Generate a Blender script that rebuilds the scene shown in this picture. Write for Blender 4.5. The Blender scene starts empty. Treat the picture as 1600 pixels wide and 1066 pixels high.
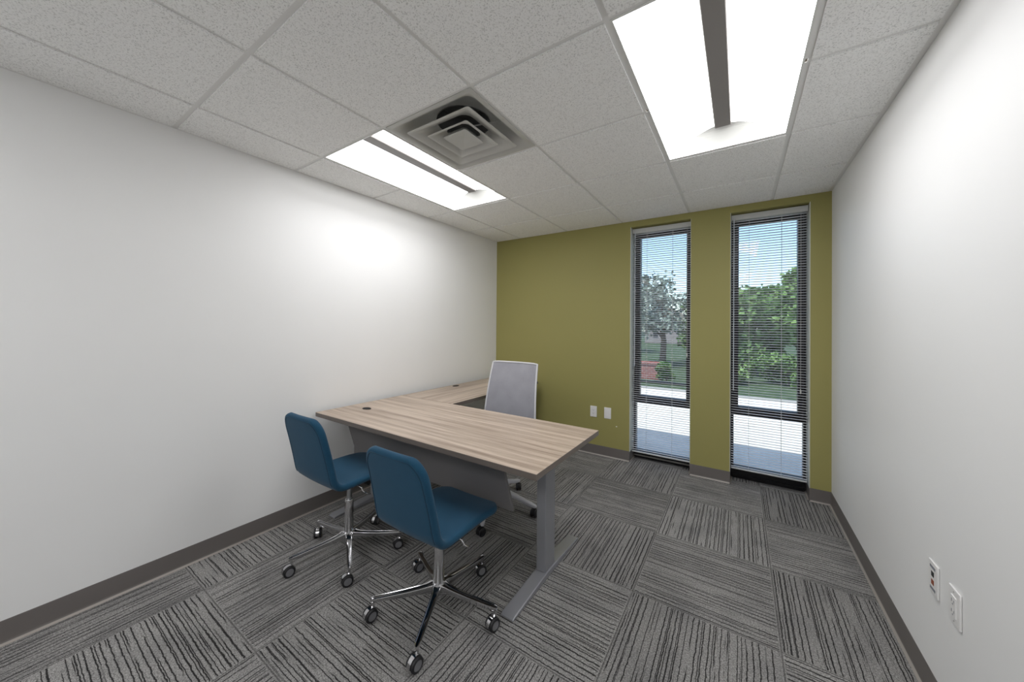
import bpy, bmesh, math, random
from mathutils import Vector, Matrix
PI = math.pi
C = bpy.context.scene.collection
S = bpy.context.scene

# ---------------------------------------------------------------- camera
F, CX, CY = 542.62, 800.0, 504.34
YAW, PITCH, ROLL = -0.57965, 0.00759, 0.00866
cam = bpy.data.cameras.new('camera')
cam.sensor_fit = 'HORIZONTAL'; cam.sensor_width = 36.0
cam.lens = F / 1600 * 36.0
cam.shift_x = (800 - CX) / 1600; cam.shift_y = -(533 - CY) / 1600
cam.clip_start = 0.02; cam.clip_end = 300
camo = bpy.data.objects.new('camera', cam); C.objects.link(camo)
c_, s_ = math.cos(YAW), math.sin(YAW)
r_ = Vector((c_, -s_, 0)); f_ = Vector((s_, c_, 0)); u_ = Vector((0, 0, 1))
f2 = f_ * math.cos(PITCH) + u_ * math.sin(PITCH); u2 = u_ * math.cos(PITCH) - f_ * math.sin(PITCH)
r3 = r_ * math.cos(ROLL) + u2 * math.sin(ROLL); u3 = u2 * math.cos(ROLL) - r_ * math.sin(ROLL)
M = Matrix((( r3.x, u3.x, -f2.x, 2.57496), (r3.y, u3.y, -f2.y, -0.56045), (r3.z, u3.z, -f2.z, 1.35522), (0, 0, 0, 1)))
camo.matrix_world = M
S.camera = camo

# ---------------------------------------------------------------- world, sun, exposure
S.view_settings.view_transform = 'Standard'; S.view_settings.look = 'None'
S.view_settings.exposure = 0.03; S.view_settings.gamma = 1.0
S.view_settings.use_curve_mapping = False
S.cycles.max_bounces = 20; S.cycles.diffuse_bounces = 14; S.cycles.glossy_bounces = 6; S.cycles.transparent_max_bounces = 16
W = bpy.data.worlds.new('world'); S.world = W; W.use_nodes = True
wn = W.node_tree; wn.nodes.clear()
sky = wn.nodes.new('ShaderNodeTexSky'); sky.sky_type = 'NISHITA'
sky.sun_disc = False; sky.sun_elevation = math.radians(68); sky.sun_rotation = math.radians(180)
sky.air_density = 1.0; sky.dust_density = 1.2; sky.ozone_density = 1.5
bg = wn.nodes.new('ShaderNodeBackground'); bg.inputs['Strength'].default_value = 0.42
wo = wn.nodes.new('ShaderNodeOutputWorld')
wn.links.new(sky.outputs[0], bg.inputs[0]); wn.links.new(bg.outputs[0], wo.inputs[0])
sun = bpy.data.lights.new('sun', 'SUN'); sun.energy = 6.0; sun.angle = math.radians(0.6); sun.color = (1.0, 0.96, 0.9)
suno = bpy.data.objects.new('sun', sun); C.objects.link(suno)
sd = Vector((0.03, 0.34, -1.0)).normalized()      # travels towards +y, behind the building
suno.rotation_euler = sd.to_track_quat('-Z', 'Y').to_euler(); suno.location = (2, -6, 14)
LAMP = 10.5                                         # radiance of the ceiling light reflectors

# ---------------------------------------------------------------- materials
def newmat(name, col=(.8, .8, .8), rough=.5, metal=0.0, spec=.5, **kw):
    m = bpy.data.materials.new(name); m.use_nodes = True
    b = m.node_tree.nodes['Principled BSDF']
    b.inputs['Base Color'].default_value = (*col, 1); b.inputs['Roughness'].default_value = rough
    b.inputs['Metallic'].default_value = metal; b.inputs['Specular IOR Level'].default_value = spec
    for k, v in kw.items(): b.inputs[k].default_value = v
    return m
class NT:
    def __init__(s, m): s.t = m.node_tree; s.b = s.t.nodes['Principled BSDF']
    def n(s, ty, **kw):
        x = s.t.nodes.new(ty)
        for k, v in kw.items(): setattr(x, k, v)
        return x
    def l(s, a, b): s.t.links.new(a, b)
    def m(s, op, a, b=None, c=None, clamp=False):
        x = s.t.nodes.new('ShaderNodeMath'); x.operation = op; x.use_clamp = clamp
        for i, v in enumerate((a, b, c)):
            if v is None: continue
            if isinstance(v, (int, float)): x.inputs[i].default_value = v
            else: s.l(v, x.inputs[i])
        return x.outputs[0]
    def mix(s, f, a, b):
        x = s.t.nodes.new('ShaderNodeMix'); x.data_type = 'RGBA'
        for i, v in ((0, f), (6, a), (7, b)):
            if isinstance(v, (int, float)): x.inputs[i].default_value = v
            elif isinstance(v, tuple): x.inputs[i].default_value = (*v, 1)
            else: s.l(v, x.inputs[i])
        return x.outputs[2]
    def xyz(s, v):
        x = s.t.nodes.new('ShaderNodeSeparateXYZ'); s.l(v, x.inputs[0]); return x.outputs
    def comb(s, x=0, y=0, z=0):
        c = s.t.nodes.new('ShaderNodeCombineXYZ')
        for i, v in enumerate((x, y, z)):
            if isinstance(v, (int, float)): c.inputs[i].default_value = v
            else: s.l(v, c.inputs[i])
        return c.outputs[0]
    def noise(s, vec, scale, detail=2.0, rough=.5, out=0):
        x = s.t.nodes.new('ShaderNodeTexNoise'); x.inputs['Scale'].default_value = scale
        x.inputs['Detail'].default_value = detail; x.inputs['Roughness'].default_value = rough
        if vec is not None: s.l(vec, x.inputs['Vector'])
        return x.outputs[out]
    def white(s, vec):
        x = s.t.nodes.new('ShaderNodeTexWhiteNoise'); x.noise_dimensions = '3D'; s.l(vec, x.inputs['Vector']); return x.outputs
    def ramp(s, v, lo, hi, a=0.0, b=1.0):
        x = s.t.nodes.new('ShaderNodeMapRange'); x.inputs[1].default_value = lo; x.inputs[2].default_value = hi
        x.inputs[3].default_value = a; x.inputs[4].default_value = b; s.l(v, x.inputs[0]); return x.outputs[0]
    def bump(s, h, strength=.2, dist=.002):
        x = s.t.nodes.new('ShaderNodeBump'); x.inputs['Strength'].default_value = strength
        x.inputs['Distance'].default_value = dist; s.l(h, x.inputs['Height']); s.l(x.outputs[0], s.b.inputs['Normal'])
    def obj(s): return s.n('ShaderNodeTexCoord').outputs['Object']

def paint(name, col, rough=.55, spec=.3, bump=.05, sc=350):
    m = newmat(name, col, rough, 0, spec); t = NT(m); o = t.obj()
    h = t.noise(o, sc, 2)
    big = t.noise(o, 1.3, 2)
    f = t.ramp(big, .3, .7, .0, 1.0)
    t.l(t.mix(f, tuple(c * .985 for c in col), tuple(min(1, c * 1.015) for c in col)), t.b.inputs['Base Color'])
    t.bump(h, bump, .0006); return m
MWALL = paint('off_white_wall_paint', (.80, .80, .795))
MGREEN = paint('olive_wall_paint', (.315, .29, .105))
MREVEAL = paint('pale_reveal_paint', (.60, .62, .56))
MEXT = paint('exterior_stucco', (.45, .40, .34), .9, .1, .4, 60)
MBASE = newmat('vinyl_base', (.135, .122, .115), .42, 0, .4)
MTEE = newmat('ceiling_tee_white', (.76, .755, .74), .45)
MFIXW = newmat('fixture_white_metal', (.72, .72, .70), .4)
MVENT = newmat('diffuser_painted_steel', (.50, .50, .475), .4)
MDARK = newmat('duct_dark', (.12, .12, .115), .8)
MSTRIP = newmat('fixture_basket_grey', (.13, .12, .11), .6)
MBLACK = newmat('black_plastic', (.010, .010, .011), .55, 0, .3)
MRUBBER = newmat('caster_rubber', (.010, .010, .012), .5)
MHUB = newmat('caster_grey_cap', (.16, .16, .17), .4)
MCHROME = newmat('polished_chrome', (.62, .62, .63), .10, 1.0)
MSTEEL = newmat('satin_steel', (.50, .52, .54), .28, 1.0)
MSILVER = newmat('silver_painted_metal', (.30, .305, .325), .38, .35, .5)
MLGREY = newmat('light_grey_plastic', (.44, .44, .47), .45)
MPANEL = newmat('grey_modesty_panel', (.125, .12, .12), .5)
MFRAME = newmat('dark_bronze_aluminium', (.010, .0095, .011), .4, .2)
MALU = newmat('aluminium_strip', (.45, .43, .40), .35, .8)
MBLIND = newmat('blind_slat_silver', (.74, .74, .78), .4, .05)
MRAIL = newmat('blind_rail_grey', (.55, .56, .56), .4)
MCORD = newmat('blind_cord', (.62, .62, .60), .8)
MPLATE = newmat('outlet_white_plastic', (.78, .77, .76), .35)
MSLOT = newmat('outlet_slot_dark', (.02, .02, .02), .5)
MGREYSLOT = newmat('outlet_label_grey', (.22, .23, .26), .5)
MRED = newmat('jack_orange', (.26, .07, .03), .5)

def fabric(name, col, sc=1200):
    m = newmat(name, col, .85, 0, .15); t = NT(m); o = t.obj()
    h = t.noise(o, sc, 3); b = t.noise(o, 9, 3)
    f = t.m('ADD', t.m('MULTIPLY', h, .7), t.m('MULTIPLY', b, .3))
    f = t.ramp(f, .3, .7)
    t.l(t.mix(f, tuple(c * .78 for c in col), tuple(c * 1.2 for c in col)), t.b.inputs['Base Color'])
    t.b.inputs['Sheen Weight'].default_value = .10; t.b.inputs['Sheen Roughness'].default_value = .5
    t.bump(h, .3, .0008); return m
MTEAL = fabric('teal_blue_wool', (.0115, .058, .108))
MPIPE = fabric('teal_piping', (.012, .045, .08))
MMESH = fabric('grey_mesh_fabric', (.30, .30, .33), 700)
MGSEAT = fabric('charcoal_seat_fabric', (.035, .035, .04))

def ceiling_tile():
    m = newmat('acoustic_ceiling_tile', (.5, .5, .48), .95, 0, .1); t = NT(m); o = t.obj()
    n1 = t.noise(o, 190, 3, .65); n2 = t.noise(o, 420, 2, .5); n3 = t.noise(o, 3, 2)
    pit = t.ramp(n1, .36, .47, 0, 1)
    sp = t.ramp(n2, .35, .65, 0, 1)
    c = t.mix(pit, (.56, .56, .55), (.92, .92, .91))
    c = t.mix(t.m('MULTIPLY', sp, .35), c, (.90, .90, .89))
    t.l(c, t.b.inputs['Base Color'])
    t.bump(t.m('ADD', n1, t.m('MULTIPLY', n2, .5)), .55, .003); return m
MTILE = ceiling_tile()

def carpet():
    m = newmat('carpet_tile_textured', (.12, .11, .1), .95, 0, .08); t = NT(m)
    p = t.xyz(t.obj()); Tt = .6045
    gx = t.m('DIVIDE', t.m('SUBTRACT', p[0], .309 - 6.045), Tt); gy = t.m('DIVIDE', t.m('SUBTRACT', p[1], .073 - 6.045), Tt)
    ix = t.m('FLOOR', gx); iy = t.m('FLOOR', gy); fx = t.m('FRACT', gx); fy = t.m('FRACT', gy)
    par = t.m('MODULO', t.m('ADD', ix, iy), 2.0)          # 0: stripes run along y
    u = t.m('ADD', t.m('MULTIPLY', fx, t.m('SUBTRACT', 1.0, par)), t.m('MULTIPLY', fy, par))
    v = t.m('ADD', t.m('MULTIPLY', fy, t.m('SUBTRACT', 1.0, par)), t.m('MULTIPLY', fx, par))
    tid = t.m('ADD', t.m('MULTIPLY', ix, 17.13), t.m('MULTIPLY', iy, 5.71))
    tr = t.white(t.comb(ix, iy, 3.3))[0]
    lines = None
    for k, (N, thr, wd) in enumerate(((27.0, .44, .085), (41.0, .56, .085))):
        wob = t.noise(t.comb(t.m('MULTIPLY', u, 9.0), t.m('MULTIPLY', v, 22.0), tid), 1.0, 4, .65)
        uu = t.m('ADD', t.m('MULTIPLY', u, N), t.m('MULTIPLY', t.m('SUBTRACT', wob, .5), .55))
        li = t.m('FLOOR', uu); lf = t.m('FRACT', uu)
        rnd = t.white(t.comb(li, tid, 7.7 + k))[0]
        d = t.m('ABSOLUTE', t.m('SUBTRACT', lf, .5))
        rag = t.noise(t.comb(t.m('MULTIPLY', v, 60.0), li, tid), 1.0, 2)
        wid = t.m('MULTIPLY', t.m('ADD', .45, rag), wd * 1.15)
        on = t.ramp(t.m('SUBTRACT', wid, d), -.04, .04)
        # each line runs for part of the tile
        seg = t.noise(t.comb(t.m('MULTIPLY', v, 2.6), t.m('MULTIPLY', li, 3.77), t.m('ADD', tid, 31.0 * k)), 1.0, 1)
        pres = t.ramp(t.m('ADD', t.m('MULTIPLY', seg, .8), t.m('MULTIPLY', rnd, .4)), thr + .02, thr + .10)
        ln = t.m('MULTIPLY', on, pres)
        lines = ln if lines is None else t.m('MAXIMUM', lines, ln)
    edge = t.m('MINIMUM', t.m('MINIMUM', fx, t.m('SUBTRACT', 1.0, fx)), t.m('MINIMUM', fy, t.m('SUBTRACT', 1.0, fy)))
    seam = t.ramp(edge, .002, .007, .55, 0)
    lines = t.m('MULTIPLY', lines, t.ramp(edge, .008, .016))
    o = t.obj()
    sp1 = t.noise(o, 380, 3, .7); sp2 = t.noise(o, 160, 2, .6); blot = t.noise(o, 5, 3)
    f = t.ramp(t.m('ADD', t.m('MULTIPLY', sp1, .6), t.m('MULTIPLY', sp2, .4)), .40, .60)
    base = t.mix(f, (.10, .097, .094), (.46, .45, .435))
    base = t.mix(t.ramp(blot, .45, .75, 0, .35), base, (.09, .092, .10))
    base = t.mix(t.m('MULTIPLY', tr, .25), base, (.07, .068, .066))
    base = t.mix(t.m('MAXIMUM', t.m('MULTIPLY', lines, .93), seam), base, (.012, .011, .012))
    t.l(base, t.b.inputs['Base Color'])
    h = t.m('SUBTRACT', t.m('MULTIPLY', sp1, .6), lines)
    t.bump(h, .6, .003); return m
MCARPET = carpet()

def wood(name, axis):
    m = newmat(name, (.4, .3, .2), .42, 0, .35); t = NT(m); p = t.xyz(t.obj())
    a, b = (p[0], p[1]) if axis == 'x' else (p[1], p[0])
    w = t.noise(t.comb(t.m('MULTIPLY', a, 1.6), t.m('MULTIPLY', b, 9.0), 0), 1.0, 3)
    bb = t.m('ADD', b, t.m('MULTIPLY', w, .035))
    g1 = t.noise(t.comb(t.m('MULTIPLY', a, 1.1), t.m('MULTIPLY', bb, 34.0), 2.2), 1.0, 4, .6)
    g2 = t.noise(t.comb(t.m('MULTIPLY', a, 5.0), t.m('MULTIPLY', bb, 190.0), 5.0), 1.0, 4, .65)
    g3 = t.noise(t.comb(t.m('MULTIPLY', a, .7), t.m('MULTIPLY', bb, 9.0), 8.0), 1.0, 2)
    f = t.m('ADD', t.m('ADD', t.m('MULTIPLY', g1, .5), t.m('MULTIPLY', g2, .22)), t.m('MULTIPLY', g3, .28))
    f = t.ramp(f, .36, .62)
    c = t.mix(f, (.235, .175, .135), (.55, .455, .37))
    pore = t.ramp(g2, .30, .38, .35, 0)
    c = t.mix(pore, c, (.14, .10, .075))
    t.l(c, t.b.inputs['Base Color']); t.bump(g2, .12, .0005); return m
MWOODX = wood('oak_laminate_lengthwise', 'x'); MWOODY = wood('oak_laminate_crosswise', 'y')
MEDGE = newmat('laminate_edge_shaded', (.145, .122, .105), .45)  # same laminate as the top, edge shade darkened into the colour

def emit(name, col, st):
    m = bpy.data.materials.new(name); m.use_nodes = True; t = m.node_tree; t.nodes.clear()
    e = t.nodes.new('ShaderNodeEmission'); e.inputs[0].default_value = (*col, 1); e.inputs[1].default_value = st
    o = t.nodes.new('ShaderNodeOutputMaterial'); t.links.new(e.outputs[0], o.inputs[0]); return m
MLAMP = emit('lit_reflector', (.985, .985, 1.0), LAMP)
MLAMPEND = newmat('lit_end_cap', (.40, .40, .38), .5)
def glass():
    m = bpy.data.materials.new('window_glass'); m.use_nodes = True; t = m.node_tree; t.nodes.clear()
    tr = t.nodes.new('ShaderNodeBsdfTransparent'); tr.inputs[0].default_value = (.86, .90, .90, 1)
    g = t.nodes.new('ShaderNodeBsdfGlossy'); g.inputs['Roughness'].default_value = .02
    fr = t.nodes.new('ShaderNodeFresnel'); fr.inputs[0].default_value = 1.45
    mx = t.nodes.new('ShaderNodeMixShader'); o = t.nodes.new('ShaderNodeOutputMaterial')
    t.links.new(fr.outputs[0], mx.inputs[0]); t.links.new(tr.outputs[0], mx.inputs[1]); t.links.new(g.outputs[0], mx.inputs[2])
    t.links.new(mx.outputs[0], o.inputs[0]); return m
MGLASS = glass()
def noisy(name, a, b, sc, rough=.9):
    m = newmat(name, a, rough, 0, .1); t = NT(m); n = t.noise(t.obj(), sc, 4, .6)
    t.l(t.mix(t.ramp(n, .35, .65), a, b), t.b.inputs['Base Color']); return m
MCONC = noisy('patio_concrete', (.58, .56, .52), (.68, .66, .61), 3)
MLAWN = noisy('lawn_grass', (.03, .05, .03), (.07, .10, .05), 8)
MLEAF = noisy('leaf_green', (.05, .11, .03), (.22, .34, .11), 2.5, .6)
MLEAF2 = noisy('leaf_grey_green', (.10, .14, .11), (.34, .38, .32), 2.5, .6)
MBARK = noisy('bark', (.10, .07, .05), (.2, .16, .12), 12)
MSHINGLE = noisy('roof_shingle', (.2, .18, .14), (.28, .25, .2), 6)
MHOUSE = noisy('house_siding', (.25, .21, .2), (.3, .26, .24), 2)
def brick():
    m = newmat('red_brick', (.3, .1, .07), .9, 0, .1); t = NT(m); x = t.n('ShaderNodeTexBrick')
    mp = t.n('ShaderNodeMapping'); mp.inputs['Rotation'].default_value = (PI / 2, 0, 0); t.l(t.obj(), mp.inputs[0]); t.l(mp.outputs[0], x.inputs[0])
    x.inputs['Color1'].default_value = (.34, .10, .08, 1); x.inputs['Color2'].default_value = (.24, .07, .06, 1)
    x.inputs['Mortar'].default_value = (.45, .38, .36, 1); x.inputs['Scale'].default_value = 4
    t.l(x.outputs[0], t.b.inputs['Base Color']); return m
MBRICK = brick()

# ---------------------------------------------------------------- helpers
def box(bm, x0, x1, y0, y1, z0, z1, mi=0):
    v = [bm.verts.new(p) for p in ((x0, y0, z0), (x1, y0, z0), (x1, y1, z0), (x0, y1, z0), (x0, y0, z1), (x1, y0, z1), (x1, y1, z1), (x0, y1, z1))]
    for f in ((3, 2, 1, 0), (4, 5, 6, 7), (0, 1, 5, 4), (1, 2, 6, 5), (2, 3, 7, 6), (3, 0, 4, 7)):
        q = bm.faces.new([v[i] for i in f]); q.material_index = mi
    return v
def loft(bm, rings, cap=True, closed=True, mi=0):
    R = [[bm.verts.new(p) for p in r] for r in rings]; n = len(R[0])
    for a, b in zip(R, R[1:]):
        for i in range(n if closed else n - 1):
            q = bm.faces.new((a[i], a[(i + 1) % n], b[(i + 1) % n], b[i])); q.material_index = mi
    if cap and closed:
        q = bm.faces.new(R[0][::-1]); q.material_index = mi
        q = bm.faces.new(R[-1]); q.material_index = mi
    return R
def tube(bm, pts, r, n=10, cap=True, closed=False, mi=0):
    pts = [Vector(p) for p in pts]; rs = r if isinstance(r, (list, tuple)) else [r] * len(pts)
    rings = []; up = None
    for i, p in enumerate(pts):
        if closed: d = (pts[(i + 1) % len(pts)] - pts[i - 1])
        else: d = (pts[min(i + 1, len(pts) - 1)] - pts[max(i - 1, 0)])
        d.normalize()
        if up is None: up = d.orthogonal().normalized()
        up = (up - d * up.dot(d)).normalized(); s = d.cross(up)
        rings.append([p + (up * math.cos(2 * PI * k / n) + s * math.sin(2 * PI * k / n)) * rs[i] for k in range(n)])
    if closed: rings.append(rings[0])
    loft(bm, rings, cap and not closed, mi=mi)
def lathe(bm, prof, n=24, axis='z', at=(0, 0, 0), mi=0):
    at = Vector(at); rings = []
    for r, h in prof:
        r = max(r, 1e-5)
        ring = []
        for k in range(n):
            a = 2 * PI * k / n; x, y = r * math.cos(a), r * math.sin(a)
            ring.append(at + (Vector((x, y, h)) if axis == 'z' else Vector((h, x, y)) if axis == 'x' else Vector((x, h, y))))
        rings.append(ring)
    loft(bm, rings, True, mi=mi)
def obj(name, bm, mats, parent=None, smooth=False, bevel=0, seg=2, angle=35, label=None):
    bmesh.ops.remove_doubles(bm, verts=bm.verts, dist=1e-6)
    bmesh.ops.recalc_face_normals(bm, faces=bm.faces)
    me = bpy.data.meshes.new(name); bm.to_mesh(me); bm.free()
    for m in (mats if isinstance(mats, (list, tuple)) else [mats]): me.materials.append(m)
    o = bpy.data.objects.new(name, me); C.objects.link(o)
    if parent is not None: o.parent = parent
    if bevel:
        b = o.modifiers.new('bevel', 'BEVEL'); b.width = bevel; b.segments = seg; b.limit_method = 'ANGLE'; b.angle_limit = math.radians(angle)
    if smooth or bevel:
        for p in me.polygons: p.use_smooth = True
        try: me.set_sharp_from_angle(angle=math.radians(angle))
        except Exception: pass
        if bevel:
            w = o.modifiers.new('normals', 'WEIGHTED_NORMAL'); w.keep_sharp = True
    if label: o['label'] = label
    return o
def bxo(name, dims, mats, parent=None, bevel=0, **k):
    bm = bmesh.new(); box(bm, *dims); return obj(name, bm, mats, parent, bevel=bevel, **k)
def thing(name, label, cat, loc=(0, 0, 0), rz=0, group=None):
    o = bpy.data.objects.new(name, None); C.objects.link(o); o.location = loc; o.rotation_euler = (0, 0, rz)
    o['label'] = label; o['category'] = cat
    if group: o['group'] = group
    return o
def struct(o): o['kind'] = 'structure'; return o
def dup(root, loc, rz, label, group=None):
    def cp(o, par):
        c = o.copy(); C.objects.link(c); c.parent = par
        for ch in [x for x in C.objects if x.parent == o]: cp(ch, c)
        return c
    r = cp(root, None); r.location = loc; r.rotation_euler = (0, 0, rz); r['label'] = label
    if group: r['group'] = group
    return r

# ---------------------------------------------------------------- room shell
H = 2.4122; XR = 3.168; YW = 3.0108; YB = -2.60; YE = 3.30; ZR = 3.0; ZP = 3.55
U = .6096; GX0 = -.25036
gx = lambda i: GX0 + i * U
gy = lambda j: j * U
WL = (1.655, 2.200); WR = (2.508, 3.042); ZWT = 2.352
struct(bxo('wall_left', (-.12, 0, YB - .12, YE, 0, ZR), MWALL))
struct(bxo('wall_right', (XR, XR + .12, YB - .12, YE, 0, ZR), MWALL))
struct(bxo('wall_back', (0, XR, YB - .12, YB, 0, ZR), MWALL))
bm = bmesh.new()
for x0, x1 in ((0, WL[0]), (WL[1], WR[0]), (WR[1], XR)): box(bm, x0, x1, YW, YE, 0, ZWT)
box(bm, 0, XR, YW, YE, ZWT, ZR)
box(bm, -6, XR + 8, YE - .02, YE + .02, ZR, ZP)      # parapet of the building
box(bm, -6, -.12, YE - .3, YE, -.1, ZR); box(bm, XR + .12, XR + 8, YE - .3, YE, -.1, ZR)
for f in bm.faces:
    c = f.calc_center_median()
    if c.y > YE - .01 or c.z > ZR or c.x < -.11 or c.x > XR + .11: f.material_index = 1
wf = obj('wall_far', bm, [MGREEN, MEXT]); struct(wf)
for f in wf.data.polygons:
    if abs(f.normal.y) > .9 and f.center.y > YE - .01: f.material_index = 1
struct(bxo('roof', (-6, XR + 8, -9, YE, ZR, ZR + .15), MEXT))
struct(bxo('floor', (-.12, XR + .12, YB - .12, YE, -.12, 0), MCARPET))
bm = bmesh.new()                                       # pale plastered sides of the window recesses
for a, b in (WL, WR):
    box(bm, a, a + .003, YW - .001, 3.18, 0, ZWT); box(bm, b - .003, b, YW - .001, 3.18, 0, ZWT)
struct(obj('trim_1', bm, MREVEAL))
bxo('paint_chip', (1.519, 1.533, YW - .0012, YW + .001, .323, .331), MPLATE, wf, bevel=.0005)

def cove(bm, p0, p1, nrm):      # vinyl base with a toe
    p0, p1, n = Vector(p0), Vector(p1), Vector(nrm)
    prof = [(0, 0), (.014, 0), (.0135, .0025), (.006, .008), (.0035, .018), (.003, .095), (.0018, .1005), (0, .101)]
    loft(bm, [[p + n * a + Vector((0, 0, b)) for a, b in prof] for p in (p0, p1)])
MTOE = newmat('vinyl_base_highlight', (.33, .30, .27), .35)  # lighter toe colour paints the highlight along the base
def base(name, segs):
    bm = bmesh.new()
    for s in segs: cove(bm, *s)
    for f in bm.faces:
        c = f.calc_center_median()
        f.material_index = 1 if c.z < .0065 else 0
    struct(obj(name, bm, [MBASE, MTOE], smooth=True, angle=50))
base('baseboard_left', [((0, YB, 0), (0, YW, 0), (1, 0, 0))])
base('baseboard_right', [((XR, YB, 0), (XR, YW, 0), (-1, 0, 0))])
base('baseboard_back', [((0, YB, 0), (XR, YB, 0), (0, 1, 0))])
base('baseboard_far', [((0, YW, 0), (WL[0], YW, 0), (0, -1, 0)), ((WL[0], YW - .003, 0), (WL[0], 3.18, 0), (1, 0, 0)),
    ((WL[1], YW, 0), (WR[0], YW, 0), (0, -1, 0)), ((WR[1], YW, 0), (XR, YW, 0), (0, -1, 0)),
    ((WR[0], YW - .003, 0), (WR[0], 3.18, 0), (1, 0, 0)), ((WR[1], YW - .003, 0), (WR[1], 3.18, 0), (-1, 0, 0)), ((WL[1], YW - .003, 0), (WL[1], 3.18, 0), (-1, 0, 0))])

# ceiling
xs = [0] + [gx(i) for i in range(1, 6)] + [XR]
ys = [YB] + [gy(j) for j in range(-4, 5)] + [YW]
lit = lambda cx, cy: (gx(1) < cx < gx(2) or gx(4) < cx < gx(5)) and (gy(1) < cy < gy(3) or gy(-4) < cy < gy(-2))
skip = lambda cx, cy: lit(cx, cy) or (gx(2) < cx < gx(3) and gy(1) < cy < gy(2))
bm = bmesh.new()
for a, b in zip(xs, xs[1:]):
    for c, d in zip(ys, ys[1:]):
        if skip((a + b) / 2, (c + d) / 2): continue
        box(bm, a + (.0115 if a > 0 else .020), b - (.0115 if b < XR else .022), c + (.0115 if c > YB else .02), d - (.0115 if d < YW else .012), H - .005, H + .012)
ceil = struct(obj('ceiling', bm, MTILE))
bm = bmesh.new(); hw = .012
for y in ys[1:-1]:
    for a, b in zip(xs, xs[1:]):
        if not lit((a + b) / 2, y): box(bm, a, b, y - hw, y + hw, H + .0025, H + .006)
for a in xs[1:-1]:
    for c, d in zip(ys, ys[1:]):
        box(bm, a - hw, a + hw, c + (hw if c != YB else 0), d - (hw if d != YW else 0), H + .0027, H + .006)
obj('ceiling_grid', bm, MTEE, ceil)
bm = bmesh.new()
box(bm, 0, .020, YB, YW, H - .001, H + .004); box(bm, XR - .022, XR, YB, YW, H - .001, H + .004)
box(bm, .020, XR - .022, YW - .012, YW, H - .001, H + .004); box(bm, .020, XR - .022, YB, YB + .02, H - .001, H + .004)
struct(obj('trim_2', bm, MTEE))

# ---------------------------------------------------------------- windows
def window(n, X0, X1, low, opl, opr, bar=None):
    r = struct(thing('window_%d' % n, '', 'window')); del r['label']; del r['category']
    y0, y1 = 3.18, 3.245; zt = ZWT
    bm = bmesh.new()
    lo = .105 if n == 2 else .075
    box(bm, X0 + .003, X0 + opl, y0, y1, 0, zt); box(bm, X1 - opr, X1 - .003, y0, y1, 0, zt)
    box(bm, X0 + opl, X1 - opr, y0, y1, 0, lo); box(bm, X0 + opl, X1 - opr, y0, y1, 2.31, zt)
    box(bm, X0 + opl, X1 - opr, y0, y1, .568, .605)
    obj('window_frame', bm, MFRAME, r, bevel=.002)
    a, b = X0 + opl, X1 - opr; t = .034
    bm = bmesh.new()
    box(bm, a, a + t, y0 + .012, y1 + .01, .605, 2.31); box(bm, b - t, b, y0 + .012, y1 + .01, .605, 2.31)
    box(bm, a + t, b - t, y0 + .012, y1 + .01, .605, .640); box(bm, a + t, b - t, y0 + .012, y1 + .01, 2.275, 2.31)
    obj('sash', bm, MFRAME, r, bevel=.002)
    if bar: bxo('sash_bar', (a + t, b - t, y0 + .018, y0 + .045, bar, bar + .022), newmat('grey_bar', (.07, .07, .065), .4), r, bevel=.002)
    bxo('pane', (a + t - .004, b - t + .004, y0 + .03, y0 + .036, .636, 2.279), MGLASS, r)
    bxo('pane', (a - .004, b + .004, y0 + .03, y0 + .036, lo - .004, .572), MGLASS, r)
    bxo('threshold', (X0 + .003, X1 - .003, y0 - .012, y0, .022, .034), MALU if n == 1 else MFRAME, r)
window(1, *WL, 0, .022, .022, .775)
window(2, *WR, 0, .026, .022)

# ---------------------------------------------------------------- blinds
def blind(label, X0, X1, zbot, cords, wand, lift):
    yc = 3.085; x0, x1 = X0 + .009, X1 - .009
    t = thing('venetian_blind', label, 'blind', (0, 0, 0), 0, 'mini blinds in the two tall windows')
    bxo('head_rail', (x0 - .003, x1 + .003, yc - .020, yc + .020, 2.296, 2.344), MRAIL, t, bevel=.003)
    bm = bmesh.new(); z = 2.285; n = 0; tilt = math.radians(-5)
    while z > zbot + .022:
        prof = []
        for k in range(6):
            q = -1 + 2 * k / 5; d = q * .0125; h = .0030 * (1 - q * q)
            prof.append((d * math.cos(tilt) - h * math.sin(tilt), d * math.sin(tilt) + h * math.cos(tilt)))
        ring = lambda x: [(x, yc + a, z + b) for a, b in prof] + [(x, yc + a, z + b - .0006) for a, b in prof[::-1]]
        loft(bm, [ring(x0), ring(x1)]); z -= .0215; n += 1
    obj('slats', bm, MBLIND, t)
    bxo('bottom_rail', (x0, x1, yc - .012, yc + .012, zbot, zbot + .012), MRAIL, t, bevel=.003)
    for cx in cords:
        bm = bmesh.new()
        for yy in (yc - .0145, yc + .0145): tube(bm, [(cx, yy, 2.297), (cx, yy, zbot + .006)], .0010, 5)
        tube(bm, [(cx, yc - .0145, 2.297), (cx, yc - .0215, 2.320)], .003, 6)
        obj('ladder_cord', bm, MCORD, t)
    bm = bmesh.new(); tube(bm, [(wand[0], yc - .026, 2.30), (wand[0], yc - .026, wand[1])], .0036, 6)
    tube(bm, [(wand[0], yc - .015, 2.315), (wand[0], yc - .026, 2.315), (wand[0], yc - .026, 2.295)], .0022, 6)
    obj('tilt_wand', bm, newmat('clear_wand', (.62, .66, .72), .2), t)
    bm = bmesh.new(); tube(bm, [(lift[0], yc - .022, 2.31), (lift[0], yc - .022, lift[1])], .0011, 5)
    lathe(bm, [(.001, .0), (.005, .005), (.0055, .03), (.002, .038)], 8, at=(lift[0], yc - .022, lift[1] - .03))
    obj('lift_cord', bm, MCORD, t)
    return t
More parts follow.
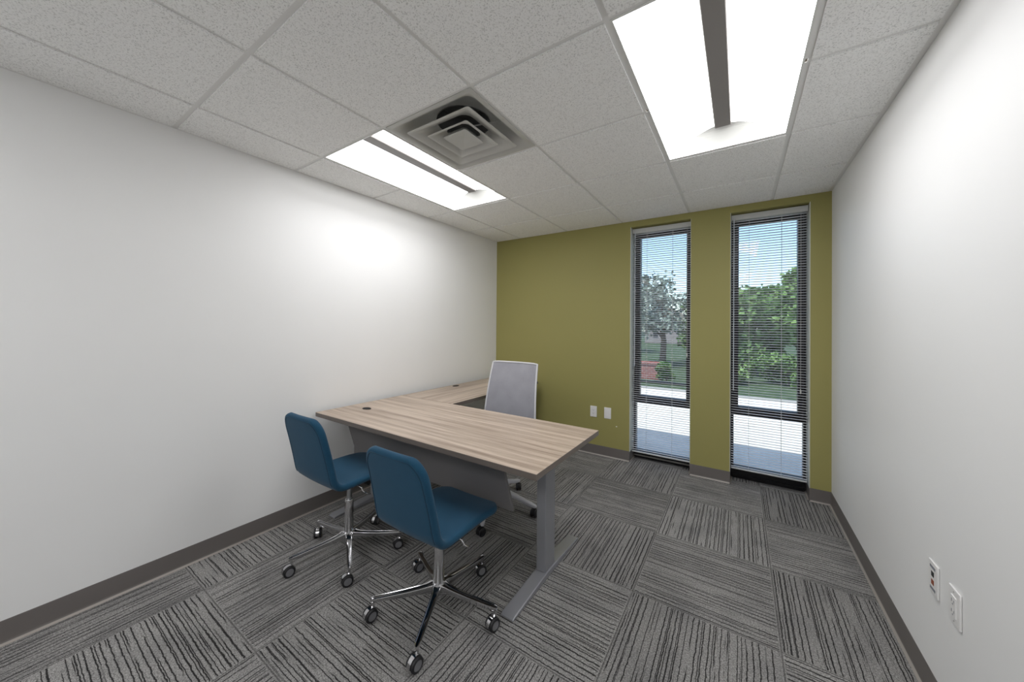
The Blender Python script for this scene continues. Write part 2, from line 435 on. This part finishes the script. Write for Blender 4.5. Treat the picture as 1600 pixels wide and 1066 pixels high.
blind('full-length mini blind with open slats in the left window, brick wall seen behind it', WL[0], WL[1], .085, (1.80, 2.035), (1.690, .95), (2.165, 1.1))
blind('mini blind with open slats in the right window, leafy green trees seen behind it', WR[0], WR[1], .112, (2.645, 2.868), (2.533, .80), (2.99, .85))

# ---------------------------------------------------------------- ceiling lights
def troffer(i, label, j=1):
    cx, y0, y1 = (gx(i) + gx(i + 1)) / 2, gy(j), gy(j + 2)
    t = thing('recessed_ceiling_light', label, 'ceiling light', (cx, (y0 + y1) / 2, H), 0, 'recessed ceiling lights')
    w, l = .288, .594; hs, zc = .040, .095; ec = .085     # half sizes, strip half width, recess, end length
    bm = bmesh.new()                                        # thin frame
    f = .008
    for b in ((-w - f, -w, -l - f, l + f), (w, w + f, -l - f, l + f), (-w, w, -l - f, -l), (-w, w, l, l + f)): box(bm, *b, -.001, .012)
    obj('frame', bm, MFIXW, t)
    for s in (-1, 1):
        bm = bmesh.new(); rows = []
        for k in range(9):
            q = k / 8; x = s * (w + (hs - w) * q); z = .002 + (zc - .002) * math.sin(q * PI / 2) ** .8
            ye = l - ec * q
            rows.append([(x, -ye, z), (x, ye, z)])
        loft(bm, rows, cap=False, closed=False)
        o = obj('reflector', bm, MLAMP, t, smooth=True)
    for s in (-1, 1):
        bm = bmesh.new()
        prev = None
        P = []
        for k in range(9):
            q = k / 8; P.append((-(w + (hs - w) * q), s * (l - ec * q), .002 + (zc - .002) * math.sin(q * PI / 2) ** .8))
        for k in range(8):
            a, b = P[k], P[k + 1]; v = [bm.verts.new(p) for p in (a, b, (-b[0], b[1], b[2]), (-a[0], a[1], a[2]))]; bm.faces.new(v)
        obj('end_cap', bm, MLAMPEND, t)
    bxo('center_basket', (-hs, hs, -(l - ec), l - ec, zc - .016, zc + .004), MSTRIP, t, bevel=.004)
    bxo('housing', (-w - f, w + f, -l - f, l + f, zc + .02, zc + .03), MFIXW, t)
    return t
troffer(1, 'lit recessed ceiling light beside the square air diffuser, nearer the left wall')
troffer(4, 'large lit recessed ceiling light nearer the right wall, cut by the top of the picture')
troffer(1, 'added unseen ceiling light behind the camera, nearer the left wall', -4)  # unseen fixture, added to brighten the near walls
troffer(4, 'added unseen ceiling light behind the camera, nearer the right wall', -4)  # second added fixture out of view, fill for the near walls

# ---------------------------------------------------------------- air diffuser
vc = ((gx(2) + gx(3)) / 2, (gy(1) + gy(2)) / 2)
t = thing('air_diffuser', 'square grey ceiling air diffuser with nested cones beside a ceiling light', 'vent', (vc[0], vc[1], H))
def sqring(h, z, rad=.02, n=5):
    out = []
    for cx_, cy_, a0 in ((1, 1, 0), (-1, 1, 90), (-1, -1, 180), (1, -1, 270)):
        for k in range(n):
            a = math.radians(a0 + 90 * k / (n - 1)); out.append(((h - rad) * cx_ + rad * math.cos(a), (h - rad) * cy_ + rad * math.sin(a), z))
    return out
bm = bmesh.new()
loft(bm, [sqring(.296, .004, .004), sqring(.296, -.002, .004), sqring(.278, -.003, .01), sqring(.262, .004, .035), sqring(.235, .032, .06), sqring(.205, .062, .09), sqring(.170, .085, .12), [(.15 * math.cos(math.radians(q * 90 + (k + .5) * 18)), .15 * math.sin(math.radians(q * 90 + (k + .5) * 18)), .086) for q in range(4) for k in range(5)]], cap=False)
obj('outer_pan', bm, MVENT, t, smooth=True, angle=40)
bm = bmesh.new(); lathe(bm, [(.15, .08), (.15, .20), (.001, .20)], 24); bmesh.ops.delete(bm, geom=[f for f in bm.faces if f.calc_center_median().z < .09 and len(f.verts) > 4], context='FACES')
obj('duct_collar', bm, MDARK, t)
for k, (ho, zo, hi, zi) in enumerate(((.219, -.016, .128, .030), (.142, -.020, .080, .022))):
    bm = bmesh.new()
    loft(bm, [sqring(ho, zo + .002, .012), sqring(ho, zo, .012), sqring(ho - .014, zo + .001, .012), sqring((ho + hi) / 2, (zo + zi) / 2 - .004, .03), sqring(hi, zi, .05)], cap=False)
    obj('cone', bm, MVENT, t, smooth=True, angle=35)
bm = bmesh.new()
loft(bm, [sqring(.050, .020, .02), sqring(.081, -.016, .008), sqring(.080, -.019, .008), sqring(.004, -.008, .001)], cap=True)
obj('center_cone', bm, MVENT, t, smooth=True, angle=20)
for s in (-1, 1):
    bm = bmesh.new(); tube(bm, [(s * .225, s * .05, .045), (s * .06, 0, .045)], .004, 6)
    obj('cross_brace', bm, MVENT, t)

# ---------------------------------------------------------------- outlets
def plate(name, label, cat, loc, rz, kind, group=None):
    t = thing(name, label, cat, loc, rz, group)          # local: faces -y, x across
    bxo('cover_plate', (-.036, .036, -.006, 0, -.0575, .0575), MPLATE, t, bevel=.0035, seg=3)
    if kind == 'duplex':
        bxo('socket_face', (-.0165, .0165, -.0085, -.004, -.034, .034), MPLATE, t, bevel=.002)
        for dz in (.017, -.017):
            bm = bmesh.new()
            box(bm, -.0085, -.0060, -.0092, -.008, dz - .004, dz + .006); box(bm, .0060, .0085, -.0092, -.008, dz - .003, dz + .005)
            lathe(bm, [(.0028, -.0092), (.0028, -.008)], 10, axis='y', at=(0, 0, dz - .009))
            obj('slots', bm, MGREYSLOT, t)
        for dz in (.047, -.047):
            bm = bmesh.new(); lathe(bm, [(.0022, -.0068), (.0022, -.005)], 10, axis='y', at=(0, 0, dz))
            obj('screw', bm, MALU, t)
    elif kind == 'data':
        bxo('jack', (-.009, .009, -.0072, -.004, .006, .023), MSLOT, t)
        bxo('jack', (-.009, .009, -.0072, -.004, -.023, -.006), MRED, t, label='orange jack')
        bxo('label_window', (-.020, .020, -.0068, -.004, .034, .043), MGREYSLOT, t); bxo('label_window', (-.020, .020, -.0068, -.004, -.043, -.034), MGREYSLOT, t)
    else:
        bxo('blank_insert', (-.017, .017, -.0078, -.004, -.034, .034), MPLATE, t, bevel=.0015)
plate('wall_outlet', 'white wall outlet on the olive wall, left of a blank plate', 'outlet', (1.283, YW, .450), 0, 'duplex')
plate('blank_wall_plate', 'plain white wall plate on the olive wall between an outlet and the left window', 'wall plate', (1.434, YW, .452), 0, 'blank')
plate('wall_outlet', 'white wall outlet on the right wall, nearest the camera', 'outlet', (XR, 1.183, .452), -PI / 2, 'duplex')
plate('data_outlet', 'white wall plate with dark and orange jacks low on the right wall', 'wall plate', (XR, 1.331, .455), -PI / 2, 'data')

# ---------------------------------------------------------------- desk
ZD = .722
desk = thing('desk', 'L-shaped desk with oak-look top and grey height-adjustable legs against the left wall', 'desk', (.944, 1.126, 0), math.radians(-.5))
def L(x): return x - .944
def Ly(y): return y - 1.126
def dtop(name, x0, x1, y0, y1, mt, par):
    bm = bmesh.new(); box(bm, x0, x1, y0, y1, ZD - .029, ZD)
    for f in bm.faces:
        f.normal_update()
        f.material_index = 0 if abs(f.normal.z) > .5 else 1
    return obj(name, bm, [mt, MEDGE], par, bevel=.0018, seg=2)
dtop('desktop', L(.048), L(1.860), Ly(.745), Ly(1.507), MWOODX, desk)
dtop('return_top', L(.048), L(.650), Ly(1.5085), Ly(2.905), MWOODY, desk)
def grommet(x, y, rz):
    bm = bmesh.new(); n = 20
    out = lambda a, b, z: [(x + a * math.cos(2 * PI * k / n) * math.cos(rz) - b * math.sin(2 * PI * k / n) * math.sin(rz), y + a * math.cos(2 * PI * k / n) * math.sin(rz) + b * math.sin(2 * PI * k / n) * math.cos(rz), z) for k in range(n)]
    loft(bm, [out(.040, .026, ZD), out(.040, .026, ZD + .003), out(.034, .021, ZD + .0035), out(.032, .019, ZD + .001), out(.001, .001, ZD + .001)])
    obj('cable_grommet', bm, MBLACK, desk)
grommet(L(.245), Ly(1.02), 0); grommet(L(.112), Ly(2.13), PI / 2)
def dleg(xc):
    bm = bmesh.new()
    box(bm, L(xc - .028), L(xc + .028), Ly(1.107), Ly(1.217), .035, .690)
    o = obj('leg', bm, MSILVER, desk, bevel=.004, seg=2)
    bm = bmesh.new(); w = .035
    st = [(.786, .010), (.80, .016), (1.107, .034), (1.217, .034), (1.52, .016), (1.534, .010)]
    loft(bm, [[(L(xc - w), Ly(y), .004), (L(xc + w), Ly(y), .004), (L(xc + w), Ly(y), h - .003), (L(xc + w - .004), Ly(y), h), (L(xc - w + .004), Ly(y), h), (L(xc - w), Ly(y), h - .003)] for y, h in st])
    obj('foot', bm, MSILVER, o, smooth=True, angle=25)
    for y in (.82, 1.50):
        bm = bmesh.new(); lathe(bm, [(.014, 0), (.014, .006)], 12, at=(L(xc), Ly(y), 0))
        obj('glide', bm, MBLACK, o)
    bxo('top_bracket', (L(xc - .03), L(xc + .03), Ly(.85), Ly(1.45), ZD - .040, ZD - .0292), MBLACK, o)
dleg(1.686); dleg(.200)
for y in (1.10, 1.20): bxo('crossbar', (L(.229), L(1.657), Ly(y), Ly(y + .03), ZD - .062, ZD - .031), MBLACK, desk)
bm = bmesh.new()
P = [(.150, .691), (.150, .61), (.235, .468), (.236, .408), (1.622, .411), (1.534, .691)]
loft(bm, [[(L(x), Ly(yy), z) for x, z in P] for yy in (.928, .946)])
obj('modesty_panel', bm, MPANEL, desk, bevel=.002)
bm = bmesh.new(); box(bm, L(.575), L(.630), Ly(2.55), Ly(2.62), .03, .691); box(bm, L(.05), L(.645), Ly(2.55), Ly(2.62), .004, .03)
obj('return_leg', bm, MSILVER, desk, bevel=.003)

# ---------------------------------------------------------------- casters
def caster(par, x, y, rz, fork_z, hood, rad=.029, name='caster'):
    bm = bmesh.new()
    c = bmesh.new()
    def P(v): return Vector((x + v[0] * math.cos(rz) - v[1] * math.sin(rz), y + v[0] * math.sin(rz) + v[1] * math.cos(rz), v[2]))
    off = -.012                                           # wheel trails the stem
    bm = bmesh.new()                                      # hood: arched strip between the wheels
    rings = []
    for k in range(11):
        a = math.radians(-25 + 215 * k / 10); rr = rad + .002; ri = rad - .012
        rings.append([P((-.009, off + rr * math.cos(a), rad + rr * math.sin(a))), P((.009, off + rr * math.cos(a), rad + rr * math.sin(a))),
                      P((.009, off + ri * math.cos(a), rad + ri * math.sin(a))), P((-.009, off + ri * math.cos(a), rad + ri * math.sin(a)))])
    for r in rings:
        for v in r: v.z = max(v.z, .004)
    loft(bm, rings)
    tube(bm, [P((0, 0, rad * 1.7)), P((0, 0, fork_z))], [.008, .0055], 8)
    o = obj(name, bm, hood, par, smooth=True, angle=35)
    for s in (-1, 1):
        w = bmesh.new()
        prof = [(.001, s * .0215), (rad * .62, s * .0215), (rad * .66, s * .0205), (rad * .70, s * .0225), (rad * .94, s * .020), (rad, s * .016), (rad, s * .012), (rad * .9, s * .0095), (.001, s * .0095)]
        lathe(w, prof, 22, axis='x')
        for f in w.faces:
            cc = f.calc_center_median(); 
            if abs(cc.x) > .0206 and math.hypot(cc.y, cc.z) < rad * .66: f.material_index = 1
        for v in w.verts: v.co = P((v.co.x, v.co.y + off, v.co.z + rad))
        obj('wheel', w, [MRUBBER, MHUB] if hood is MCHROME else [MRUBBER, MRUBBER], o, smooth=True, angle=40)
    c.free()
    return o

# ---------------------------------------------------------------- guest chairs
def guest_chair(label, loc, base_ang, lift, rz, casters):
    t = thing('guest_chair', label, 'chair', loc, rz, 'teal guest chairs in front of the desk')
    # profile: from seat front to back top (y, z) of the shell's mid surface
    zb = .443 + lift
    prof = []
    for k in range(9): q = k / 8; prof.append((.240, zb - .012) if k == 0 else (.240 - .380 * q, zb + .004 * math.sin(q * PI) - (.014 * (1 - q * 2.2) ** 2 if q < .45 else 0)))
    cy0, cz0, R = -.140, zb + .075, .075
    for k in range(1, 8):
        a = math.radians(-90 - 79 * k / 7); prof.append((cy0 + R * math.cos(a), cz0 + R * math.sin(a)))
    bend = len(prof) - 1 - 3
    py, pz = prof[-1]; a = math.radians(101)
    n = 12; LB = .338
    for k in range(1, n + 1):
        d = LB * k / n; aa = math.radians(101 + 2.5 * k / n)
        prof.append((py + d * math.cos(aa), pz + d * math.sin(aa)))
    V = [Vector((0, p[0], p[1])) for p in prof]
    s = [0]
    for A, B in zip(V, V[1:]): s.append(s[-1] + (B - A).length)
    # resample densely
    def at(d):
        d = min(max(d, 0), s[-1])
        for i in range(len(s) - 1):
            if d <= s[i + 1] + 1e-9:
                q = (d - s[i]) / (s[i + 1] - s[i]); return V[i].lerp(V[i + 1], q)
        return V[-1]
    Ls = s[-1]; sb = s[bend]
    ds = []
    e = [0, .0008, .003, .007, .012, .018, .026, .036, .048, .062, .080]
    d = .10
    while d < Ls - .09: e.append(d); d += .018
    e += [Ls - x for x in (.080, .062, .048, .036, .026, .018, .012, .007, .003, .0008, 0)]
    ds = sorted(e)
    def width(d):
        w = .200
        # gentle hourglass: the back is a little narrower at the very top
        if d > sb: w = .200 - .014 * ((d - sb) / (Ls - sb))
        rf, rt = .085, .090
        if d < rf: w = w - rf + math.sqrt(max(rf * rf - (rf - d) ** 2, 0))
        dd = Ls - d
        if dd < rt: w = w - rt + math.sqrt(max(rt * rt - (rt - dd) ** 2, 0))
        return w
    def thick(d):
        T = .036 if d < sb else .034
        q = min(d, Ls - d); h = T / 2
        if q < h: return 2 * math.sqrt(max(h * h - (h - q) ** 2, 1e-7))
        return T
    def ring(d):
        p = at(d) + Vector((.010, 0, 0)); g = (at(d + .004) - at(d - .004)).normalized(); nrm = Vector((0, -g.z, g.y))   # points up / forward
        nrm = -Vector((1, 0, 0)).cross(g)
        w, T = width(d), thick(d); h = T / 2; out = []
        dish = .008
        def pt(u, v):
            k = (u / .21) ** 2 * dish
            if d < sb: k = (u / .21) ** 2 * .006
            return p + Vector((u, 0, 0)) + nrm * (v + k)
        N = 8
        for k in range(9): out.append(pt(-(w - h) + 2 * (w - h) * k / 8, h))
        for k in range(1, N): a = PI / 2 - PI * k / N; out.append(pt((w - h) + h * math.cos(a), h * math.sin(a)))
        for k in range(9): out.append(pt((w - h) - 2 * (w - h) * k / 8, -h))
        for k in range(1, N): a = -PI / 2 - PI * k / N; out.append(pt(-(w - h) + h * math.cos(a), h * math.sin(a)))
        return out
    # consistent normal: front side (upholstery face)
    ds = sorted(set(ds + [sb]))
    bm = bmesh.new(); loft(bm, [ring(d) for d in ds if d <= sb + 1e-9]); obj('seat', bm, MTEAL, t, smooth=True, angle=60)
    bm = bmesh.new(); loft(bm, [ring(d) for d in ds if d >= sb - 1e-9]); bk = obj('backrest', bm, MTEAL, t, smooth=True, angle=60)
    # piping around the rear face of the back
    pts = []
    dd = [x for x in ds if x > sb + .01 and x < Ls - .014]
    def pp(d, sg):
        p = at(d) + Vector((.010, 0, 0)); g = (at(d + .004) - at(d - .004)).normalized(); nrm = -Vector((1, 0, 0)).cross(g)
        w = width(d + .008) - .020; k = (w / .21) ** 2 * .008
        return p + Vector((sg * w, 0, 0)) + nrm * (-thick(d) / 2 + k)
    left = [pp(d, -1) for d in dd]; right = [pp(d, 1) for d in dd]
    bm = bmesh.new(); tube(bm, left + right[::-1], .0028, 6)
    obj('piping', bm, MPIPE, bk, smooth=True)
    # mechanism, levers, column
    zs = zb - .020
    bm = bmesh.new(); box(bm, -.07, .07, -.085, .095, zs - .034, zs - .002); box(bm, -.03, .03, -.04, .04, zs - .055, zs - .03)
    obj('seat_mechanism', bm, MBLACK, t, bevel=.004)
    bm = bmesh.new(); tube(bm, [(.04, -.035, zs - .02), (.150, -.035, zs - .020), (.172, -.035, zs - .024), (.184, -.030, zs - .046), (.190, -.002, zs - .070), (.190, .012, zs - .072)], .0038, 8)
    obj('height_lever', bm, MCHROME, t, smooth=True)
    bm = bmesh.new(); tube(bm, [(-.04, .03, zs - .02), (-.160, .03, zs - .022), (-.185, .045, zs - .03)], .0045, 8)
    obj('tilt_lever', bm, MCHROME, t, smooth=True)
    bm = bmesh.new(); lathe(bm, [(.008, .06), (.008, .110), (.014, .112), (.016, .130), (.014, .148), (.004, .150)], 14, axis='x', at=(0, .03, zs - .026))
    obj('tension_knob', bm, MBLACK, t, smooth=True, angle=40)
    bm = bmesh.new(); lathe(bm, [(.0140, .20), (.0140, zs - .03)], 20)
    obj('gas_column', bm, MSTEEL, t, smooth=True)
    bm = bmesh.new(); lathe(bm, [(.030, .066), (.031, .10), (.0262, .14), (.0245, .20), (.0240, .308), (.0225, .312), (.0150, .313), (.0150, .30)], 28)
    hub = obj('base_hub', bm, MCHROME, t, smooth=True, angle=35)
    for k in range(5):
        a = math.radians(base_ang + 72 * k) - rz; rings = []
        ca, sa = math.cos(a), math.sin(a)
        for r, w, z, h in ((.018, .0235, .122, .050), (.035, .0215, .120, .046), (.055, .0165, .1135, .034), (.09, .0150, .1075, .028), (.16, .0138, .1015, .023), (.24, .0128, .097, .019), (.286, .0122, .0955, .017), (.300, .0105, .0950, .015), (.307, .0065, .0948, .013)):
            sec = [(-w * .75, -h * .85), (-w, -h * .3), (-w, 0), (-w * .93, .0022), (-w * .78, .0015), (-w * .68, -.003), (0, -.0042), (w * .68, -.003), (w * .78, .0015), (w * .93, .0022), (w, 0), (w, -h * .3), (w * .75, -h * .85), (0, -h)]
            rings.append([(r * ca - q * sa, r * sa + q * ca, z + v) for q, v in sec])
        bm = bmesh.new(); loft(bm, rings); obj('base_arm', bm, MCHROME, t, smooth=True, angle=50)
        caster(t, .296 * ca, .296 * sa, casters[k] - rz, .086, MCHROME)
    return t
guest_chair('teal upholstered swivel chair nearer the left wall, raised seat on chrome five-star base', (.628, .655, 0), -103, .036, 0, [math.radians(v) for v in (-8, -18, -30, 20, 55)])
guest_chair('teal upholstered swivel chair nearer the camera, lower seat on chrome five-star base', (1.372, .655, 0), -133, .0, 0, [math.radians(v) for v in (-6, -4, -12, -25, -12)])

# ---------------------------------------------------------------- executive chair
t = thing('office_chair', 'grey mesh high-back office chair tucked behind the desk by the olive wall', 'chair', (1.012, 1.535, 0), math.radians(3))
bm = bmesh.new(); rings = []
def bw(q): return .245 - .032 * q
def bp(q, u):      # back surface: q 0..1 up, u -1..1 across
    z = .50 + .538 * q; y = .265 + .105 * q + .020 * math.sin(q * PI * .9) * -1
    return Vector((u * bw(q), y + .030 * (1 - u * u) , z))
for k in range(17):
    q = k / 16; r = [bp(q, -1 + 2 * j / 12) for j in range(13)]; r += [v + Vector((0, .006, 0)) for v in r[::-1]]; rings.append(r)
loft(bm, rings); obj('mesh_back', bm, MMESH, t, smooth=True, angle=60)
bm = bmesh.new(); path = [bp(k / 12, -1) for k in range(13)] + [bp(1, -1 + 2 * j / 10) + Vector((0, 0, .003)) for j in range(1, 10)] + [bp(1 - k / 12, 1) for k in range(13)] + [bp(0, 1 - 2 * j / 10) for j in range(1, 10)]
tube(bm, [p + Vector((0, .003, 0)) for p in path], .0075, 8, closed=True); obj('back_frame', bm, newmat('pale_frame_plastic', (.58, .58, .60), .4), t, smooth=True)
bm = bmesh.new(); tube(bm, [(0, .12, .41), (0, .27, .42), (0, .325, .50), (0, .355, .70), (0, .37, .80)], [.025, .024, .022, .018, .012], 10)
obj('back_support', bm, MLGREY, t, smooth=True)
bm = bmesh.new(); rings = []
for y, w, z0, z1 in ((-.225, .17, .44, .452), (-.215, .205, .425, .468), (-.15, .235, .42, .480), (0, .245, .42, .478), (.15, .24, .42, .482), (.215, .21, .425, .475), (.228, .17, .44, .455)):
    rings.append([(-w + .02, y, z0), (w - .02, y, z0), (w, y, (z0 + z1) / 2), (w - .02, y, z1), (-w + .02, y, z1), (-w, y, (z0 + z1) / 2)])
loft(bm, rings); obj('seat', bm, MGSEAT, t, smooth=True, bevel=.006)
bm = bmesh.new(); lathe(bm, [(.035, .11), (.034, .17), (.027, .19), (.027, .30), (.014, .302), (.014, .38), (.07, .385), (.07, .42)], 24); obj('column', bm, MLGREY, t, smooth=True, angle=35)
for k in range(5):
    a = math.radians(12 + 72 * k - 3); ca, sa = math.cos(a), math.sin(a); rings = []
    for r, w, z, h in ((.02, .030, .168, .06), (.06, .027, .166, .050), (.14, .022, .150, .034), (.22, .019, .126, .028), (.30, .017, .100, .028), (.358, .014, .083, .024), (.370, .008, .076, .014)):
        sec = [(-w * .8, -h), (-w, -h * .4), (-w * .9, -.004), (-w * .45, 0), (w * .45, 0), (w * .9, -.004), (w, -h * .4), (w * .8, -h)]
        rings.append([(r * ca - q * sa, r * sa + q * ca, z + v) for q, v in sec])
    bm = bmesh.new(); loft(bm, rings); obj('base_arm', bm, MLGREY, t, smooth=True, angle=50)
    caster(t, .358 * ca, .358 * sa, math.radians((0, 30, -40, 10, -15)[k]), .064, MBLACK, .028)

# ---------------------------------------------------------------- outside
G = -.08
struct(bxo('patio', (-8, 14, YE, 7.9, G - .1, G), MCONC))
struct(bxo('curb', (-8, 14, 7.9, 8.1, G - .1, G + .02), newmat('curb_concrete', (.3, .29, .27), .9)))
struct(bxo('lawn', (-60, 60, 8.1, 90, G - .12, G - .02), MLAWN))
def planter():
    t = thing('brick_wall', 'low red brick wall outside, seen low through the left window', 'wall', (-.25, 9.7, G - .02))
    bxo('brickwork', (-1.4, 1.05, -.15, .15, 0, .42), MBRICK, t); bxo('coping', (-1.43, 1.08, -.18, .18, .42, .46), MBRICK, t)
planter()
def leaves(bm, c, rad, n, size, rng, mi=0):
    for _ in range(n):
        d = Vector((rng.gauss(0, 1), rng.gauss(0, 1), rng.gauss(0, 1))).normalized() * (rng.random() ** .4)
        p = Vector(c) + Vector((d.x * rad[0], d.y * rad[1], d.z * rad[2]))
        a = Vector((rng.gauss(0, 1), rng.gauss(0, 1), rng.gauss(0, .6))).normalized() * size * rng.uniform(.6, 1.3)
        b = a.cross(Vector((rng.gauss(0, 1), rng.gauss(0, 1), rng.gauss(0, 1)))).normalized() * a.length * .5
        m = p + a * .5
        v = [bm.verts.new(q) for q in (p, m + b, p + a, m - b)]; f = bm.faces.new(v); f.material_index = mi
def tree(name, label, cat, x, y, h, rad, clumps, n, size, seed, mat, trunk=True, low=.35, group=None):
    rng = random.Random(seed)
    t = thing(name, label, cat, (x, y, G - .02), 0, group)
    bm = bmesh.new(); br = bmesh.new(); top = Vector((0, 0, h * .62))
    tube(br, [(0, 0, 0), (.05, 0, h * .25), (-.04, .05, h * .45), tuple(top)], [.035 * h, .028 * h, .02 * h, .012 * h], 8)
    for k in range(clumps):
        a = rng.uniform(0, 2 * PI); zz = rng.uniform(low, .92); rr = rad * math.sqrt(max(0, 1 - ((zz - .55) / .48) ** 2)) * rng.uniform(.25, .85)
        c = Vector((rr * math.cos(a), rr * math.sin(a), h * zz)); s = rad * rng.uniform(.25, .42)
        leaves(bm, c, (s, s, s * .75), n, size, rng)
        st = Vector((0, 0, h * min(.6, zz * .7))); tube(br, [tuple(st), tuple(st.lerp(c, .5) + Vector((0, 0, .05 * h))), tuple(c)], [.010 * h, .007 * h, .003 * h], 5)
    obj('foliage', bm, mat, t)
    if trunk: obj('trunk', br, MBARK, t, smooth=True)
    else: br.free()
TG = 'trees beyond the patio'
tree('leafy_tree', 'bright green leafy tree filling the middle of the right window', 'tree', 2.9, 12.6, 2.75, 1.25, 46, 260, .13, 1, MLEAF, low=.12, group=TG)
tree('leafy_tree', 'tallest green tree rising to the upper right of the right window', 'tree', 4.9, 15.6, 3.9, 1.3, 44, 240, .14, 2, MLEAF, low=.12, group=TG)
tree('leafy_tree', 'green tree behind the left edge of the right window', 'tree', 1.55, 15.5, 2.6, 1.25, 34, 200, .14, 3, MLEAF, low=.15, group=TG)
tree('leafy_tree', 'grey-green open-branched tree seen through the left window', 'tree', .15, 13.5, 3.55, 1.35, 24, 95, .13, 4, MLEAF2, low=.38, group=TG)
tree('leafy_tree', 'distant grey-green tree at the far left of the left window', 'tree', -2.6, 20, 4.2, 1.8, 26, 110, .18, 5, MLEAF2, low=.3, group=TG)
tree('garden_shrub', 'round green shrub beside the brick wall outside', 'shrub', .98, 9.15, .55, .27, 14, 120, .06, 6, MLEAF, low=.25)
tree('garden_shrub', 'pale grey-green shrub right of the green one outside', 'shrub', 1.75, 10.2, .62, .42, 14, 110, .06, 7, MLEAF2, low=.25)
tree('garden_shrub', 'broad low shrub below the trees in the right window', 'shrub', 3.6, 10.6, .7, .7, 20, 150, .07, 8, MLEAF, low=.2)
tree('garden_shrub', 'dark low shrub at the left of the right window', 'shrub', 2.45, 10.2, .62, .55, 16, 150, .07, 9, MLEAF, low=.2)
t = thing('house', 'distant pale house with a tan gable roof seen through the left window', 'house', (-2.9, 32, G))
bxo('house_wall', (-1.6, 2.4, 0, 4, 0, 1.9), MHOUSE, t)
bm = bmesh.new(); P = [(-1.9, 1.85), (-.55, 3.5), (2.7, 1.85)]
loft(bm, [[(x, y, z) for x, z in P] for y in (-.2, 4.2)]); obj('gable_roof', bm, MSHINGLE, t)
bxo('house_window', (-.9, -.5, -.03, .01, .5, 1.2), MSLOT, t)
